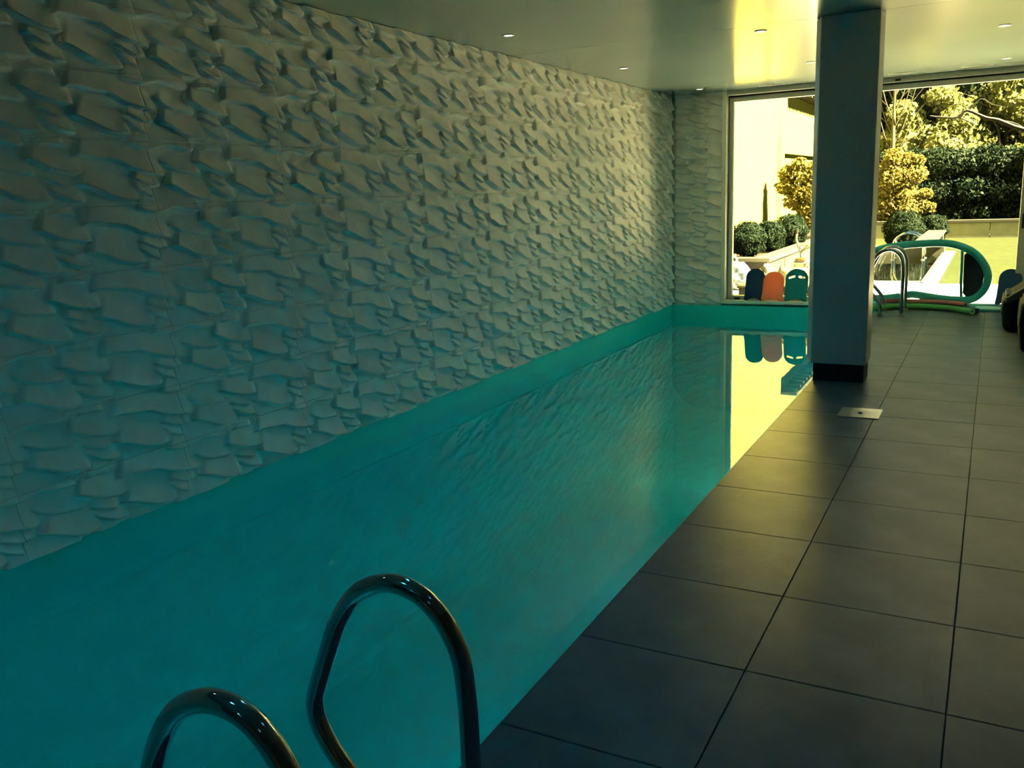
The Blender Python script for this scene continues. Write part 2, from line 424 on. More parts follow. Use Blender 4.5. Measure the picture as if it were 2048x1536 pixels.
# ------------------------------------------------------------------ ladders
PROF = [(-.905, 0), (-.905, .2), (-.905, .4), (-.906, .53), (-.918, .64), (-.962, .72), (-1.024, .763), (-1.10, .766), (-1.178, .727), (-1.237, .65), (-1.275, .567), (-1.312, .48), (-1.330, .425), (-1.324, .375), (-1.293, .318), (-1.245, .262), (-1.190, .195), (-1.152, .13), (-1.138, .07), (-1.138, 0)]
def handrail(y, label, group):
    t = thing('pool_handrail', (-1.05, y, 0), label, 'handrail', group)
    part('tube', MB().tube(smooth_path([(x, y, z) for x, z in PROF], 5), .0212, 18), M['steel'], t, smooth=True)
    for x in (-.905, -1.138):
        part('flange', MB().disc((x, y), .042, 0.0005, .009).disc((x, y), .030, .009, .022), M['brushed'], t, smooth=True)
    return t
h1 = handrail(.905, 'nearest polished steel pool handrail, its arch cropped by the bottom edge', 'pool handrails')
g = 'pool handrails'
copy_tree(h1, None, (-1.05, 1.395, 0), 'tall polished steel handrail loop in the foreground over the water')
copy_tree(h1, None, (-1.05, 11.22, 0), 'far steel handrail nearer the column, in front of its twin')
copy_tree(h1, None, (-1.05, 11.70, 0), 'farthest steel handrail, beside the glass door')

# ------------------------------------------------------------------ ceiling fittings
def downlight(x, y, label, on=True, spot=None, tint=(.03, .64, 1.0)):  # default teal tint is added fill colour, unlike the cream lens
    if not on: spot = None
    t = thing('downlight', (x, y, ZC), label, 'light', 'recessed ceiling lights')
    part('rim', MB().ring((x, y), .034, .048, ZC - .006, ZC - .0005), M['ringm'], t, smooth=True)
    part('lens', MB().disc((x, y), .034, ZC - .004, ZC - .001), M['lamp'] if on else M['lamp_off'], t)
    if spot:
        l = bpy.data.lights.new('downlight_beam', 'SPOT'); l.energy = spot[0]; l.color = tint; l.spot_size = math.radians(spot[1]); l.spot_blend = .9; l.shadow_soft_size = .035
        o = bpy.data.objects.new('downlight_beam', l); COL.objects.link(o); o.parent = t; o.location = (0, 0, -.02)
    return t
downlight(-3.367, 6.29, 'lit downlight nearest the viewer above the carved wall')
downlight(-3.367, 8.705, 'middle of the three lit downlights along the carved wall')
downlight(-3.345, 11.23, 'farthest lit downlight along the carved wall, in the corner')
downlight(-1.742, 7.51, 'lit downlight left of the column top', spot=(10, 138))
downlight(-1.747, 9.74, 'dark unlit downlight touching the column edge', on=False)
downlight(-.033, 8.67, 'nearer lit downlight right of the column')
downlight(-.006, 11.06, 'lit downlight close to the glass door head')
downlight(-3.10, 1.30, 'downlight over the near end of the carved wall', spot=(2.2, 130), tint=(1, .80, .50))
downlight(.75, 3.5, 'downlight over the deck right of the viewer', spot=(3.0, 110), tint=(1, .62, .36))
for w_, y_ in (('nearest', -1.7), ('second', .5), ('third', 2.7), ('fourth', 5.1)):  # added row out of view, teal fill from above on wall and pool
    downlight(-1.745, y_, w_ + ' added teal fill downlight over the pool edge above the viewer, out of view', spot=(19, 138))
for w_, y_ in (('nearest', -1.0), ('second', 1.45), ('third', 3.87), ('fourth', 6.27)):  # second added row out of view, weak teal fill on the deck
    downlight(-.02, y_, w_ + ' added teal fill downlight over the deck above the viewer, out of view', spot=(.9, 138))
def slot_vent(x, label):
    t = thing('slot_vent', (x, 11.53, ZC), label, 'vent', 'linear slot vents by the glazing')
    part('frame', MB().box(x - .155, x + .155, 11.50, 11.512, ZC - .004, ZC - .0005).box(x - .155, x + .155, 11.548, 11.56, ZC - .004, ZC - .0005).box(x - .155, x - .145, 11.512, 11.548, ZC - .004, ZC - .0005).box(x + .145, x + .155, 11.512, 11.548, ZC - .004, ZC - .0005), M['ringm'], t)
    part('slot', MB().box(x - .145, x + .145, 11.512, 11.548, ZC - .0015, ZC - .0005), M['concrete'], t)
slot_vent(-2.53, 'linear slot vent above the fixed window')
slot_vent(-1.05, 'linear slot vent just right of the column')
slot_vent(-.285, 'linear slot vent farthest right above the sliding door')

# floor drain
dr = thing('floor_drain', (-.73, 6.28, 0), 'square brushed steel drain cover set in the dark deck', 'drain')
x0, x1, y0, y1 = -.866, -.600, 6.155, 6.42
cx, cy = (x0 + x1) / 2, (y0 + y1) / 2
q = [(x0, y0), (x1, y0), (x1, y1), (x0, y1)]
for i in range(4):     # four folded triangles falling to the middle screw
    a, b = q[i], q[(i + 1) % 4]
    s = .994
    pa = (cx + (a[0] - cx) * s, cy + (a[1] - cy) * s); pb = (cx + (b[0] - cx) * s, cy + (b[1] - cy) * s)
    m_ = MB().add([(pa[0], pa[1], .007), (pb[0], pb[1], .007), (cx, cy, .002), (pa[0], pa[1], .0005), (pb[0], pb[1], .0005), (cx, cy, .0003)],
                  [(0, 1, 2), (3, 5, 4), (0, 3, 4, 1), (1, 4, 5, 2), (2, 5, 3, 0)])
    part('plate', m_, M['brushed'], dr)
part('screw', MB().disc((cx, cy), .014, .0005, .007), M['alu_dark'], dr)

# ------------------------------------------------------------------ added unseen underwater lamps, teal fill for pool and room
for i, y in enumerate((.8, 3.4, 6.0, 8.6, 10.9)):
    t = thing('pool_fill_lamp', (XP - .03, y, -.65), ('nearest', 'second', 'middle', 'fourth', 'farthest')[i] + ' added round underwater fill lamp hidden below the deck edge', 'lamp', 'added underwater fill lamps below the deck edge')
    n = 24
    ringp = [(XP - .03, y + .13 * math.cos(2 * math.pi * k / n), -.65 + .13 * math.sin(2 * math.pi * k / n)) for k in range(n + 1)]
    part('rim', MB().tube(ringp, .014, 8, cap=False), M['brushed'], t, smooth=True)
    part('lens', MB().tube([(XP - .0125, y, -.65), (XP - .03, y, -.65)], .12, 24), M['fill_lens'], t)
    l = bpy.data.lights.new('pool_fill_beam', 'AREA'); l.shape = 'DISK'; l.size = .22; l.energy = 3.3; l.color = (.05, .80, 1.0)
    o = bpy.data.objects.new('pool_fill_beam', l); COL.objects.link(o); o.parent = t; o.location = (-.035, 0, 0); o.rotation_euler = (0, math.radians(62), 0)

# ------------------------------------------------------------------ kickboards
def kickboard(loc, label, m, w, hgt, lean, roll, rim=None, holes=False, thick=.032):
    """outline in (x, z), leaned back against the glass"""
    t = thing('kickboard', loc, label, 'kickboard', 'kickboards stood against the glass')
    t.rotation_euler = (-math.radians(lean), math.radians(roll), 0)
    pts = []
    hw = w / 2
    pts += [(-hw * 1.06, .012), (-hw * .98, 0), (-hw * .74, 0)]
    for k in range(1, 8):
        a = k / 8; pts.append((-hw * .74 + 1.48 * hw * a, .036 * math.sin(math.pi * a)))
    pts += [(hw * .74, 0), (hw * .98, 0), (hw * 1.06, .012), (hw, .10)]
    zc = hgt - hw * .95
    for k in range(0, 17):
        a = math.pi * k / 16; pts.append((hw * math.cos(a), zc + hw * .95 * math.sin(a)))
    pts.append((-hw, .10))
    mb = MB()
    loops = []
    def slot(c, ang):
        lp = []
        L, r = .030, .0145
        for k in range(16):
            a = 2 * math.pi * k / 16
            x = (L if math.cos(a) > 0 else -L) + r * math.cos(a); z_ = r * math.sin(a)
            lp.append((c[0] + x * math.cos(ang) - z_ * math.sin(ang), c[1] + x * math.sin(ang) + z_ * math.cos(ang)))
        return lp
    hl = [slot((-.062, hgt - .098), .30), slot((.062, hgt - .098), -.18)] if holes else []
    # build with bmesh: triangle fill between outline and slots, then thickness
    bm = bmesh.new()
    for lp in [pts] + hl:
        vs = [bm.verts.new((x, 0, z_)) for x, z_ in lp]
        for i in range(len(vs)): bm.edges.new((vs[i], vs[(i + 1) % len(vs)]))
    bmesh.ops.triangle_fill(bm, use_beauty=True, use_dissolve=False, edges=bm.edges[:])
    r = bmesh.ops.extrude_face_region(bm, geom=bm.faces[:])
    bmesh.ops.translate(bm, verts=[v for v in r['geom'] if isinstance(v, bmesh.types.BMVert)], vec=(0, thick, 0))
    bmesh.ops.recalc_face_normals(bm, faces=bm.faces[:])
    sharp = [e for e in bm.edges if len(e.link_faces) == 2 and e.calc_face_angle() > 1.0]
    bmesh.ops.bevel(bm, geom=sharp, offset=.004, segments=2, affect='EDGES', clamp_overlap=True)
    me = bpy.data.meshes.new('board'); bm.to_mesh(me); bm.free()
    board = link('board', me, m, t, smooth=True)
    if rim:
        k0 = [p for p in pts if p[1] > .09]
        link('rim', MB().tube([(x * 1.03, thick * .6, z_ + .004 * (z_ > zc)) for x, z_ in k0], .009, 8).mesh('rim'), rim, board, smooth=True)
    return t
ZS = .0735
kickboard((-2.757, YB + .045, ZS), 'navy blue kickboard leftmost on the window sill', M['navy'], .245, .42, 9, 2)
kickboard((-2.515, YB + .012, ZS), 'orange kickboard leaning between the navy and teal boards', M['orange'], .265, .385, 7, 3.5)
kickboard((-2.222, YB + .045, ZS), 'teal kickboard with two hand slots on the window sill', M['teal'], .265, .41, 9, 1, M['tealrim'], True)
kickboard((.185, YD - .11, .0525), 'dark navy kickboard beside the door post behind the black seats', M['navy'], .245, .43, 9, 4)

# ------------------------------------------------------------------ float, noodles, mat by the sliding door
fy = 11.93
fl = thing('pool_float', (-.75, fy, .10), 'large aqua framed pool float with clear centre leaning on the glass door', 'pool float')
outline = [(-1.36, .685), (-1.20, .735), (-1.0, .765), (-.78, .785), (-.54, .79), (-.36, .755), (-.19, .665), (-.075, .52), (-.03, .375), (-.065, .235), (-.165, .13), (-.30, .105), (-.52, .12), (-.72, .15), (-.86, .165), (-1.0, .135), (-1.25, .11), (-1.48, .16), (-1.60, .38), (-1.52, .60), (-1.36, .685)]
tilt = lambda x, z_: (x, fy + .035 * (z_ - .1), z_)
sp = smooth_path([tilt(*p) for p in outline], 5)
part('tube_frame', MB().tube(sp, .046, 14), M['aqua'], fl, smooth=True)
part('cross_bar', MB().tube(smooth_path([tilt(-.325, .73), tilt(-.318, .5), tilt(-.315, .3), tilt(-.30, .13)], 4), .017, 10), M['aqua'], fl, smooth=True)
def sheet(pts, y_off, th):
    n = len(pts)
    return MB().add([(p[0], tilt(*p)[1] + y_off, p[1]) for p in pts] + [(p[0], tilt(*p)[1] + y_off + th, p[1]) for p in pts],
                    [tuple(range(n)), tuple(range(n, 2 * n))[::-1]] + [(i, i + n, (i + 1) % n + n, (i + 1) % n) for i in range(n)])
dpts = [(-.30, .65), (-.26, .685), (-.20, .66), (-.14, .59), (-.095, .50), (-.075, .40), (-.085, .29), (-.13, .20), (-.19, .145), (-.25, .14), (-.29, .19)]
part('mesh_headrest', sheet(dpts, -.014, .028), M['darkmesh'], fl, bevel=.008)
part('clear_panel', sheet([(-.335, .735), (-.335, .13), (-.55, .13), (-.86, .18), (-1.25, .125), (-1.50, .2), (-1.58, .4), (-1.48, .6), (-1.2, .735), (-.8, .78), (-.52, .785)], 0, .003), M['vinyl'], fl)

def noodle(pts, label, m, r=.034, g='foam noodles on the floor by the door'):
    t = thing('foam_noodle', (pts[3][0], pts[3][1], 0), label, 'pool noodle', g)
    p = smooth_path(pts, 6)
    foam = part('foam', MB().tube(p, r, 16), m, t, smooth=True)
    for e, a in ((p[-1], p[-2]), (p[0], p[1])):
        d = (e - a).normalized()
        part('bore', MB().tube([e - d * .004, e + d * .0012], .013, 12), M['blackrub'], t, foam)
    return t
noodle([(-1.42, 11.40, .035), (-1.27, 11.58, .035), (-1.10, 11.72, .035), (-.88, 11.80, .035), (-.66, 11.79, .035), (-.43, 11.70, .035), (-.26, 11.56, .035), (-.165, 11.43, .035)], 'bright green foam noodle curving along the floor', M['green'])
noodle([(-1.40, 11.50, .035), (-1.26, 11.66, .035), (-1.09, 11.795, .035), (-.88, 11.872, .035), (-.655, 11.862, .035), (-.40, 11.772, .035), (-.215, 11.615, .035), (-.115, 11.475, .035)], 'navy blue foam noodle tucked behind the green one', M['navy'])
noodle([(-1.2, 11.79, .095), (-1.08, 11.82, .095), (-.9, 11.835, .095), (-.78, 11.835, .095), (-.62, 11.822, .095), (-.44, 11.765, .095), (-.32, 11.69, .095), (-.24, 11.61, .095)], 'salmon pink foam noodle lying on top of the other two', M['pink'], .026)
mt = thing('foam_mat', (.06, 11.86, 0), 'pale blue foam mat lying along the door threshold', 'foam mat')
part('slab', MB().box(-.14, .34, 11.74, 11.985, .001, .03), M['paleblue'], mt, bevel=.008)
part('edge_band', MB().box(-.142, .342, 11.736, 11.741, .003, .018), M['aqua'], mt)

# ------------------------------------------------------------------ black seats at the right edge
def seat(x, y, w, d, hs, hb, label):
    """low padded tub seat: cushion block, backrest rising away from the pool, piping"""
    t = thing('lounge_seat', (x + w / 2, y + d / 2, 0), label, 'seat', 'black lounge seats on the deck')
    pr = [(0.02, 0), (0, .03), (-.022, hs * .55), (-.012, hs * .93), (.03, hs), (.10, hs + .05), (w * .30, hs + (hb - hs) * .45), (w * .5, hb * .97), (w * .62, hb), (w * .9, hb * .97), (w, hb * .8), (w, .03), (w - .02, 0)]
    n = len(pr); mb = MB()
    secs = [(0, .90), (.05, .985), (.14, 1.0), (d - .14, 1.0), (d - .05, .985), (d, .90)]
    vs = []
    for (yy, s) in secs:
        for px_, pz in pr: vs.append((x + w / 2 + (px_ - w / 2) * s, y + yy, .012 + pz * (s if pz > .05 else 1)))
    fs = [tuple(range(n)), tuple(range((len(secs) - 1) * n, len(secs) * n))[::-1]]
    for i in range(len(secs) - 1):
        for k in range(n): fs.append((i * n + k, i * n + (k + 1) % n, (i + 1) * n + (k + 1) % n, (i + 1) * n + k))
    mb.add(vs, fs)
    shell = part('shell', mb, M['leather'], t, smooth=True, bevel=.012)
    pp = [(x + p[0], y + .052, .017 + p[1] * .99) for p in pr[2:9]]
    part('piping', MB().tube(smooth_path(pp, 4), .0065, 8), M['stitch'], t, shell, smooth=True)
    part('base', MB().box(x + .06, x + w - .06, y + .06, y + d - .06, .0005, .02), M['blackrub'], t)
    part('seat_cushion', MB().box(x + .01, x + w * .35, y + .10, y + d - .10, hs * .86, hs + .035), M['leather'], t, bevel=.02)
    return t
seat(.135, 10.18, .85, .80, .34, .72, 'black padded lounge seat farther off, by the mat')
seat(.265, 8.92, .85, .80, .44, .74, 'nearer black padded lounge seat cut by the right edge')

# ------------------------------------------------------------------ garden: ground and masonry
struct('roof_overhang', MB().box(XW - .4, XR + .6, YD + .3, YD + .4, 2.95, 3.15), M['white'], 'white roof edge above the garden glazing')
gr = MB()
gr.box(-14, 12, YD + .3, 15.05, -.3, -.03)
gr.box(-3.45, -2.95, 15.05, 21.6, -.3, -.03)
struct('terrace', gr, M['terrace'], 'sunlit cream terrace outside the glass')
lw = MB(); lw.box(-.72, 14, 15.05, 27, -.3, -.05); lw.box(-2.95, -.72, 21.9, 27, -.3, -.05)
struct('lawn', lw, M['lawn'], 'sunlit yellow green lawn beyond the terrace')
struct('ground', MB().box(-60, 60, 27, 90, -.5, -.1).box(-60, -14, YF, 27, -.5, -.1).box(14, 60, YF, 27, -.5, -.1).box(-14, XW - .35, YF - .25, YD + .3, -.5, -.1).box(-14, -6.6, 15.05, 27, -.5, -.1), M['soil'], 'garden soil under the trees')
struct('rear_yard', MB().box(-60, 60, -60, YF - .25, -.5, -.1), M['slate'], 'dark slate yard behind the near end of the pool house')
op = MB(); op.box(-2.95, -.72, 15.05, 21.9, -1.4, -1.3); op.box(-2.97, -2.93, 15.05, 21.9, -1.3, -.032); op.box(-.98, -.94, 15.35, 21.6, -1.3, -.035)
op.box(-2.95, -.98, 15.05, 15.35, -1.3, -.02); op.box(-.94, -.72, 15.05, 21.9, -1.3, -.02); op.box(-2.95, -.94, 21.55, 21.9, -1.3, .10)
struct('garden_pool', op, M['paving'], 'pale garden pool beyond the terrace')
gwm = bpy.data.meshes.new('garden_pool_water'); gwm.from_pydata([(-2.93, 15.35, -.09), (-.98, 15.35, -.09), (-.98, 21.55, -.09), (-2.93, 21.55, -.09)], [], [(0, 1, 2, 3)])
tag(link('garden_pool_water', gwm, M['water_out']), 'water of the garden pool mirroring trees', 'water', kind='stuff')

pl = thing('planter', (-5.0, 15.5, -.03), 'raised concrete planter with pale coping holding the boxwood balls', 'planter')
part('wall', MB().box(-6.5, -3.42, 15.52, 15.66, -.03, .27).box(-3.56, -3.42, 15.66, 25, -.03, .27), M['concrete'], pl)
part('coping', MB().prism([(-6.55, 15.46), (-3.36, 15.46), (-3.36, 25.05), (-3.66, 25.05), (-3.66, 15.76), (-6.55, 15.76)], .27, .335), M['coping'], pl, bevel=.006)
part('soil', MB().prism([(-6.5, 15.67), (-3.57, 15.67), (-3.57, 25), (-4.98, 25), (-4.98, 16.9), (-6.5, 16.9)], -.03, .25), M['soil'], pl)

gw = thing('garden_wall', (0, 27, -.05), 'low concrete garden wall with white coping below the hedge', 'wall')
for i in range(9):
    xa = -4.9 + i * 1.6
    part('panel', MB().box(xa, xa + 1.585, 27, 27.18, -.05, .36), M['wallrender'], gw)
part('coping', MB().box(-4.9, 9.5, 26.94, 27.24, .36, .43), M['coping'], gw, bevel=.006)

db = thing('diving_board', (-1.08, 21.3, -.02), 'white diving board reaching over the garden pool', 'diving board')
part('board', MB().box(-1.285, -.925, 17.2, 21.6, .405, .45), M['whiteplastic'], db, bevel=.01)
part('stand', MB().box(-1.25, -.96, 21.2, 21.55, .10, .405), M['coping'], db)

# garden pool handrails: two low arches
for i, y in enumerate((20.2, 20.75)):
    t = thing('garden_handrail', (-1.5, y, -.03), ('nearer' if i == 0 else 'farther') + ' steel handrail arch of the garden pool, before the boxwood', 'handrail', 'garden pool handrails')
    arc = [(-1.85, y, -.09), (-1.85, y, .2)] + [(-1.56 - .29 * math.cos(math.pi * k / 12), y, .22 + .24 * math.sin(math.pi * k / 12)) for k in range(1, 12)] + [(-1.27, y, .2), (-1.27, y, -.09)]
    part('tube', MB().tube(smooth_path(arc, 3), .022, 10), M['steel'], t, smooth=True)
    for xx in (-1.85, -1.27): part('flange', MB().disc((xx, y), .04, -.085, -.075, 14), M['brushed'], t)

# white house wing on the left of the garden
hw = thing('white_house', (-5.0, 24, -.1), 'white rendered house wing with tiled eaves left of the garden', 'house')
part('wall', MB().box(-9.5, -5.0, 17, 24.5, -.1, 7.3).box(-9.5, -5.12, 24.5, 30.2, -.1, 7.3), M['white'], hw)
part('ledge', MB().box(-5.12, -5.0, 24.5, 30.2, 2.36, 2.44), M['white'], hw)
cn = part('canopy', MB().box(-5.12, -4.66, 25.3, 30.2, 3.98, 4.06), M['coping'], hw)
for i in range(9):
    yy = 25.5 + i * .5
    part('rafter', MB().box(-5.12, -4.70, yy, yy + .10, 3.89, 3.98), M['coping'], hw, cn)
part('roof', MB().add([(-4.68, 16.7, 7.3), (-4.68, 30.4, 7.3), (-7.2, 30.4, 8.4), (-7.2, 16.7, 8.4), (-10, 16.7, 7.3), (-10, 30.4, 7.3)], [(0, 1, 2, 3), (3, 2, 5, 4), (0, 3, 4), (1, 5, 2), (0, 4, 5, 1)]), M['rooftile'], hw)

# ------------------------------------------------------------------ plants
def leaves(centres, normals, size, rng, jitter=.9):
    """one small folded leaf quad per centre"""
    n = len(centres)
    nrm = normals + rng.normal(0, jitter, (n, 3)); nrm /= np.linalg.norm(nrm, axis=1)[:, None] + 1e-9
    a = np.cross(nrm, rng.normal(0, 1, (n, 3))); a /= np.linalg.norm(a, axis=1)[:, None] + 1e-9
    b = np.cross(nrm, a)
    s = size * (.6 + .8 * rng.random((n, 1)))
    L, Wd = a * s, b * s * .55
    q_ = np.stack([centres - L, centres + Wd + nrm * s * .15, centres + L, centres - Wd + nrm * s * .15], 1)
    return q_.reshape(-1, 3)
def leaf_object(name, quads, m, root):
    o_ = np.array(root['_o'])
    v = quads - o_; n = len(v) // 4
    me = bpy.data.meshes.new(name)
    me.vertices.add(len(v)); me.vertices.foreach_set('co', v.astype(np.float32).ravel())
    me.loops.add(4 * n); me.loops.foreach_set('vertex_index', np.arange(4 * n, dtype=np.int32))
    me.polygons.add(n); me.polygons.foreach_set('loop_start', np.arange(0, 4 * n, 4, dtype=np.int32))
    try: me.polygons.foreach_set('loop_total', np.full(n, 4, dtype=np.int32))
    except Exception: pass
    me.update(calc_edges=True); me.validate()
    o = link(name, me, m, root)
    o['kind'] = 'stuff'
    return o
def blob_points(c, r, n, rng, shell=.55):
    d = rng.normal(0, 1, (n, 3)); d /= np.linalg.norm(d, axis=1)[:, None]
    rad = shell + (1 - shell) * rng.random((n, 1)) ** .6
    lump = 1 + .10 * np.sin(5 * d[:, :1] * 2 + c[0]) * np.sin(4 * d[:, 1:2] * 2 + c[1]) + .06 * np.sin(9 * d[:, 2:3] + c[0] * 3)
    return np.array(c) + d * rad * lump * np.array(r), d
def core(name, c, r, m, root, k=.72, rng=RNG):
    bm = bmesh.new(); bmesh.ops.create_icosphere(bm, subdivisions=3, radius=1)
    for v in bm.verts:
        f = k * (1 + .12 * math.sin(6 * v.co.x + c[0]) * math.cos(5 * v.co.y + c[1]) + .08 * math.sin(7 * v.co.z))
        v.co = Vector((c[0] + v.co.x * r[0] * f, c[1] + v.co.y * r[1] * f, c[2] + v.co.z * r[2] * f)) - Vector(root['_o'])
    me = bpy.data.meshes.new(name); bm.to_mesh(me); bm.free()
    return link(name, me, m, root, smooth=True)

def boxball(c, r, label, zb, n=5200):
    t = thing('boxwood_ball', (c[0], c[1], zb), label, 'shrub', 'clipped boxwood balls')
    p, d = blob_points(c, (r, r, r * 1.0), n, RNG, .82)
    p[:, 2] = np.maximum(p[:, 2], zb + .02)
    leaf_object('foliage', leaves(p, d, .022, RNG, .6), M['boxwood'], t)
    core('inner_growth', c, (r, r, r), M['boxwood'], t, .84)
    part('stem', MB().tube([(c[0], c[1], zb - .02), (c[0], c[1], c[2])], .02, 8), M['bark'], t)
boxball((-4.05, 16.75, .575), .325, 'clipped boxwood ball nearest the house in the concrete planter', .25)
boxball((-3.93, 18.05, .555), .31, 'middle clipped boxwood ball in the concrete planter', .25)
boxball((-3.86, 19.7, .57), .36, 'farthest boxwood ball in the planter under the yellow tree', .25)
boxball((-1.86, 22.6, .42), .44, 'round boxwood ball behind the garden handrails', -.05, 7000)
boxball((-1.28, 23.3, .40), .34, 'small boxwood ball tucked right of the bigger one behind the diving board', -.05)

def tree(name, base, trunk, blobs, m_leaf, m_bark, label, size, per, cat='tree', limbs=(), corek=.6, group=None):
    t = thing(name, base, label, cat, group)
    tp = smooth_path(trunk, 4); r0 = trunk_r
    trunk_o = part('trunk', MB().tube(tp, [r0 * (1 - .75 * i / (len(tp) - 1)) for i in range(len(tp))], 8), m_bark, t, smooth=True)
    for lb in limbs:
        lp = smooth_path(lb[0], 3)
        part('branch', MB().tube(lp, [lb[1] * (1 - .8 * i / (len(lp) - 1)) for i in range(len(lp))], 6), m_bark, t, trunk_o, smooth=True)
    if blobs:
        P, D = [], []
        for c, r in blobs:
            p, d = blob_points(c, r, int(per * r[0] * r[2] * 1.0 + 200), RNG, .45); P.append(p); D.append(d)
        leaf_object('foliage', leaves(np.concatenate(P), np.concatenate(D), size, RNG, 1.0), m_leaf, t)
        if corek:
            mb = bmesh.new()
            for c, r in blobs:
                g_ = bmesh.ops.create_icosphere(mb, subdivisions=2, radius=1)
                for v in g_['verts']:
                    f = corek * (1 + .15 * math.sin(6 * v.co.x + c[0]) * math.cos(5 * v.co.y + c[1]))
                    v.co = Vector((c[0] + v.co.x * r[0] * f, c[1] + v.co.y * r[1] * f, c[2] + v.co.z * r[2] * f)) - Vector(base)
            me = bpy.data.meshes.new('inner_growth'); mb.to_mesh(me); mb.free()
            link('inner_growth', me, m_leaf, t, smooth=True)['kind'] = 'stuff'
    return t
trunk_r = .05
# yellow trees
def yblobs(cx, cy, spec): return [((cx + a, cy + b, c), (r, r, r * .8)) for a, b, c, r in spec]
tree('yellow_tree', (-2.08, 22.9, -.05), [(-2.08, 22.9, -.05), (-2.09, 22.9, .9), (-2.1, 22.9, 2.0)],
     yblobs(-2.08, 22.9, [(-.05, 0, 2.05, .30), (.2, .1, 1.95, .28), (-.3, 0, 1.8, .26), (.35, 0, 1.68, .30), (0, -.1, 1.6, .38), (-.25, 0, 1.35, .30), (.15, 0, 1.2, .36), (-.15, 0, .95, .36), (.25, -.1, .85, .34), (.45, 0, 1.05, .2), (.62, 0, 1.22, .15), (.72, 0, .92, .14), (.58, 0, .9, .16), (-.35, 0, .8, .25), (.1, 0, .65, .34), (.42, 0, 1.98, .16)]),
     M['yellow'], M['pale_bark'], 'glowing yellow leaved small tree behind the round boxwood', .045, 5200, limbs=[([(-2.08, 22.9, .9), (-1.7, 22.9, .95), (-1.36, 22.9, .93)], .015), ([(-2.08, 22.9, 1.0), (-1.7, 22.9, 1.15), (-1.45, 22.9, 1.25)], .012)], corek=.45)
tree('yellow_tree', (-4.15, 22.3, .25), [(-4.15, 22.3, .25), (-4.12, 22.3, 1.0), (-4.15, 22.3, 1.9)],
     yblobs(-4.15, 22.3, [(-.05, 0, 2.0, .22), (-.3, 0, 1.8, .26), (.1, 0, 1.75, .32), (.35, 0, 1.85, .3), (-.35, 0, 1.5, .26), (0, 0, 1.4, .34), (.35, 0, 1.4, .34), (-.15, 0, 1.15, .26), (.15, 0, 1.0, .3), (.4, 0, .95, .32), (.25, 0, .7, .28), (.05, 0, .75, .2), (.5, 0, .6, .25)]),
     M['yellow'], M['pale_bark'], 'yellow leaved small tree in the planter before the white house', .045, 3800, corek=.4)
# bare pale tree
trunk_r = .075
bl = []
for i in range(15):
    h_ = 2.0 + i * .19; s_ = -1 if i % 2 else 1
    L_ = 1.0 - .02 * i
    bl.append(([(-2.28, 23.6, h_), (-2.28 + s_ * .22 * L_, 23.6 + .1 * math.sin(i), h_ + .45), (-2.28 + s_ * .48 * L_, 23.6 + .25 * math.sin(i), h_ + 1.25 + .1 * (i % 3))], .022))
    bl.append(([(-2.28 + s_ * .16 * L_, 23.6, h_ + .32), (-2.28 + s_ * .34 * L_, 23.6, h_ + .5), (-2.28 + s_ * .66 * L_, 23.6 + .1, h_ + .9)], .011))
tree('bare_tree', (-2.28, 23.6, -.05), [(-2.24, 23.6, -.05), (-2.26, 23.6, 1.5), (-2.29, 23.6, 3.2), (-2.27, 23.6, 5.2)], [], None, M['pale_bark'], 'bare pale barked tree with upright twigs right of the column', .04, 10, limbs=bl)
trunk_r = .18

# hedge on the garden wall
for i in range(8):
    xa = -4.35 + i * 1.12
    hg = thing('hedge_shrub', (xa + .65, 28.2, -.1), ('first', 'second', 'third', 'fourth', 'fifth', 'sixth', 'seventh', 'eighth')[i] + ' dark evergreen hedge shrub from the white house, above the garden wall', 'shrub', 'shrubs of the hedge row')
    bl_ = []
    for k in range(9):
        bl_.append(((xa + (.22, .62, .95)[k % 3] + .1 * RNG.random(), 28.0 + .4 * RNG.random(), .40 + .72 * (k // 3) + .12 * RNG.random()), (.46 + .10 * RNG.random(), .5, .44 + .08 * RNG.random())))
    P, D = zip(*[blob_points(c, r, 1500, RNG, .5) for c, r in bl_])
    leaf_object('foliage', leaves(np.concatenate(P), np.concatenate(D), .05, RNG, .9), M['hedge'], hg)
    for c, r in bl_: pass
    bmx = bmesh.new()
    for c, r in bl_:
        g_ = bmesh.ops.create_icosphere(bmx, subdivisions=2, radius=1)
        for v in g_['verts']: v.co = Vector((c[0] + v.co.x * r[0] * .68, c[1] + v.co.y * r[1] * .68, c[2] + v.co.z * r[2] * .68)) - Vector(hg['_o'])
    me = bpy.data.meshes.new('inner_growth'); bmx.to_mesh(me); bmx.free()
    link('inner_growth', me, M['hedge'], hg, smooth=True)['kind'] = 'stuff'
    part('stem', MB().tube([(xa + .65, 28.2, -.1), (xa + .65, 28.2, 1.2)], .04, 8), M['bark'], hg)

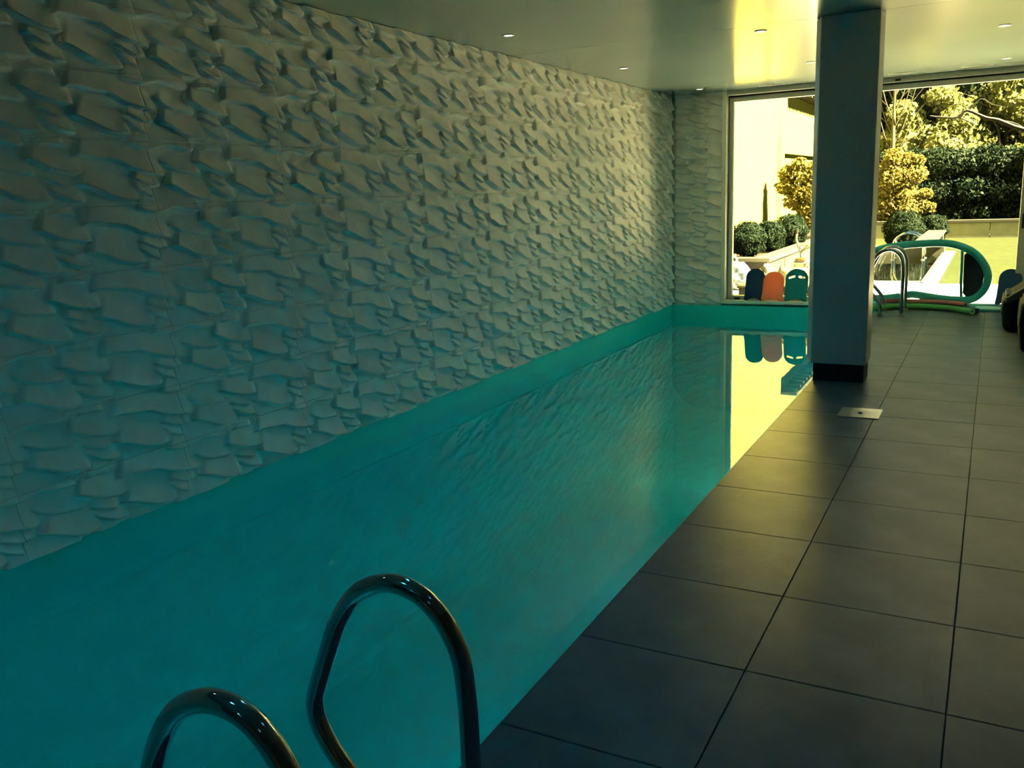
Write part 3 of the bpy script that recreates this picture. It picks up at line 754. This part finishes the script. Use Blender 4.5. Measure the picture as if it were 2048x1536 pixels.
# trees behind the hedge
def crown(cx, cy, z0, z1, w, k, seed):
    r = random.Random(seed); out = []
    for i in range(k):
        f = i / (k - 1); zz = z0 + (z1 - z0) * f
        ww = w * (.55 + .45 * math.sin(math.pi * min(1, .25 + f * .8)))
        out.append(((cx + (r.random() - .5) * ww * 1.5, cy + (r.random() - .5) * ww, zz), (ww * (.40 + .15 * r.random()), ww * .45, ww * (.32 + .12 * r.random()))))
    return out
back = [(-9.0, 39.5, 1.5, 8.5, 3.0, 'dkleaf', 'dark leafy tree behind the white house'),
        (-6.2, 38.0, 1.5, 8.5, 2.8, 'dkleaf', 'dark leafy tree standing by the far end of the white house'),
        (-3.9, 32.5, 1.2, 6.8, 2.0, 'dkleaf', 'dark leafy tree rising behind the bare pale tree'),
        (-3.0, 35.8, .8, 8.2, 2.3, 'dkleaf', 'tall dark tree filling the gap behind the bare pale tree'),
        (-1.9, 33.5, 3.9, 7.6, 2.1, 'dkleaf', 'dark green crown above the lime trees right of the bare tree'),
        (-2.0, 31.5, 1.4, 4.2, 1.6, 'lime', 'lime green tree behind the dark hedge, left one'),
        (.1, 32.5, 1.3, 4.4, 2.0, 'lime', 'broad lime green tree behind the dark hedge'),
        (1.3, 34.5, 2.2, 8.4, 2.6, 'lime', 'tall sunlit lime tree in the top right corner of the view'),
        (4.2, 34, 1.2, 8.0, 3.0, 'lime', 'lime tree beyond the door post'),
        (8.0, 36, 1.2, 8.0, 3.2, 'dkleaf', 'dark tree far right of the lawn')]
for k, (cx, cy, z0, z1, w, mm, lab) in enumerate(back):
    tree('garden_tree', (cx, cy, -.1), [(cx, cy, -.1), (cx + .1, cy, z0 + .5), (cx, cy, (z0 + z1) / 2 + .5)], crown(cx, cy, z0, z1, w, 16, k), M[mm], M['bark'], lab, .085, 900, group='trees behind the hedge', corek=.72)
# dark bare bough crossing in front of the lime trees
trunk_r = .16
tree('bare_bough_tree', (3.4, 30.6, -.1), [(3.4, 30.6, -.1), (3.2, 30.6, 1.8), (2.6, 30.6, 2.7)], [], None, M['bark'], 'brown bare tree whose bough arches before the lime trees', .05, 10,
     limbs=[([(2.7, 30.6, 2.5), (1.4, 30.6, 2.75), (.55, 30.6, 2.85), (-.1, 30.6, 3.15), (-.45, 30.6, 3.25), (-.95, 30.6, 3.50), (-1.2, 30.6, 3.32), (-1.65, 30.6, 3.36), (-1.95, 30.6, 3.42)], .085),
            ([(-.25, 30.6, 3.2), (-.08, 30.6, 2.85), (.0, 30.6, 2.3), (.1, 30.6, 1.9)], .03), ([(-1.2, 30.6, 3.32), (-.95, 30.6, 3.2), (-.7, 30.6, 3.02)], .02), ([(-.9, 30.6, 3.5), (-.6, 30.6, 3.8), (-.3, 30.6, 3.62), (.1, 30.6, 3.5)], .02), ([(-.95, 30.6, 3.5), (-1.1, 30.6, 3.85), (-1.0, 30.6, 4.1)], .018), ([(-.1, 30.6, 3.15), (.4, 30.6, 3.0), (.9, 30.6, 2.6)], .03)])

# ------------------------------------------------------------------ toys and bags on the terrace by the planter
def bag(c, r, m, label, knot=True, seed=1):
    t = thing('plastic_bag', (c[0], c[1], -.03), label, 'bag')
    bm = bmesh.new(); bmesh.ops.create_icosphere(bm, subdivisions=4, radius=1)
    rr = random.Random(seed); ph = [rr.random() * 6 for _ in range(6)]
    for v in bm.verts:
        x, y_, z_ = v.co
        f = 1 + .10 * math.sin(5 * x + ph[0]) * math.sin(4 * y_ + ph[1]) + .07 * math.sin(9 * z_ + 5 * x + ph[2]) + .05 * math.sin(13 * y_ + ph[3]) * math.cos(11 * x + ph[4])
        zz = z_ if z_ > -.75 else -.75
        v.co = Vector((x * r[0] * f, y_ * r[1] * f, (zz + .75) * r[2] * (f if zz > -.7 else 1)))
    me = bpy.data.meshes.new('sack'); bm.to_mesh(me); bm.free()
    link('sack', me, m, t, smooth=True)
    if knot: link('neck', MB().tube(smooth_path([(0, 0, r[2] * 1.6), (.02, 0, r[2] * 1.85), (-.03, .02, r[2] * 2.05)], 3), [.05, .045, .038, .03, .03, .045, .06], 8).mesh('neck'), m, t, smooth=True)
bag((-3.85, 15.05, 0), (.24, .2, .20), M['plasticbag'], 'pale blue tied plastic bag against the planter front', True, 3)
bag((-3.50, 13.9, 0), (.22, .22, .17), M['plasticbag'], 'big pale plastic bag right outside the window', False, 5)
bag((-3.14, 14.3, 0), (.13, .14, .20), M['whiteplastic'], 'white crumpled bag behind the navy kickboard', False, 8)
bag((-2.86, 14.3, 0), (.20, .14, .17), M['whiteplastic'], 'white crumpled sheet behind the orange kickboard', False, 9)
bag((-2.48, 14.0, 0), (.07, .10, .19), M['whiteplastic'], 'narrow white bag right of the teal kickboard', False, 12)
bx_ = thing('storage_box', (-3.05, 13.1, -.03), 'white low storage box outside behind the kickboards', 'box')
part('body', MB().box(-3.26, -2.2, 12.95, 13.3, -.03, .10), M['whiteplastic'], bx_, bevel=.01)
part('lid', MB().box(-3.28, -2.18, 12.93, 13.32, .10, .13), M['whiteplastic'], bx_, bevel=.008)
tw = thing('rolled_mat', (-4.02, 14.95, -.03), 'upright amber rolled mat at the left of the window view', 'rolled mat')
part('roll', MB().tube([(-4.02, 14.95, -.03), (-4.02, 14.95, .42)], .13, 20), M['amber'], tw, smooth=True)
part('core_tube', MB().tube([(-4.02, 14.95, .42), (-4.02, 14.95, .428)], .05, 14), M['whiteplastic'], tw)

ty = thing('ride_on_toy', (-3.14, 17.0, -.03), 'white tubular ride-on toy with an amber seat beside the planter', 'toy')
for a, b in (((-3.22, .55), (-3.13, .32)), ((-3.13, .32), (-2.98, .46)), ((-3.20, .44), (-2.98, .46)), ((-3.13, .32), (-3.10, .12)), ((-3.22, .55), (-3.215, .66))):
    part('frame_tube', MB().tube([(a[0], 17.0, a[1]), ((a[0] + b[0]) / 2, 16.98, (a[1] + b[1]) / 2), (b[0], 17.0, b[1])], .022, 8), M['whiteplastic'], ty, smooth=True)
part('seat', MB().box(-3.22, -3.04, 16.9, 17.1, .14, .22), M['amber'], ty, bevel=.03, smooth=True)
part('body', MB().box(-3.25, -3.02, 16.88, 17.12, .04, .14), M['whiteplastic'], ty, bevel=.03, smooth=True)
part('grip', MB().tube([(-3.215, 17.0, .66), (-3.21, 17.0, .72)], .026, 8), M['soil'], ty)
for xx in (-3.25, -2.99):
    for yy in (16.90, 17.10):
        part('wheel', MB().tube([(xx - .02, yy, .06), (xx + .02, yy, .06)], .088, 18), M['whiteplastic'], ty, smooth=True)
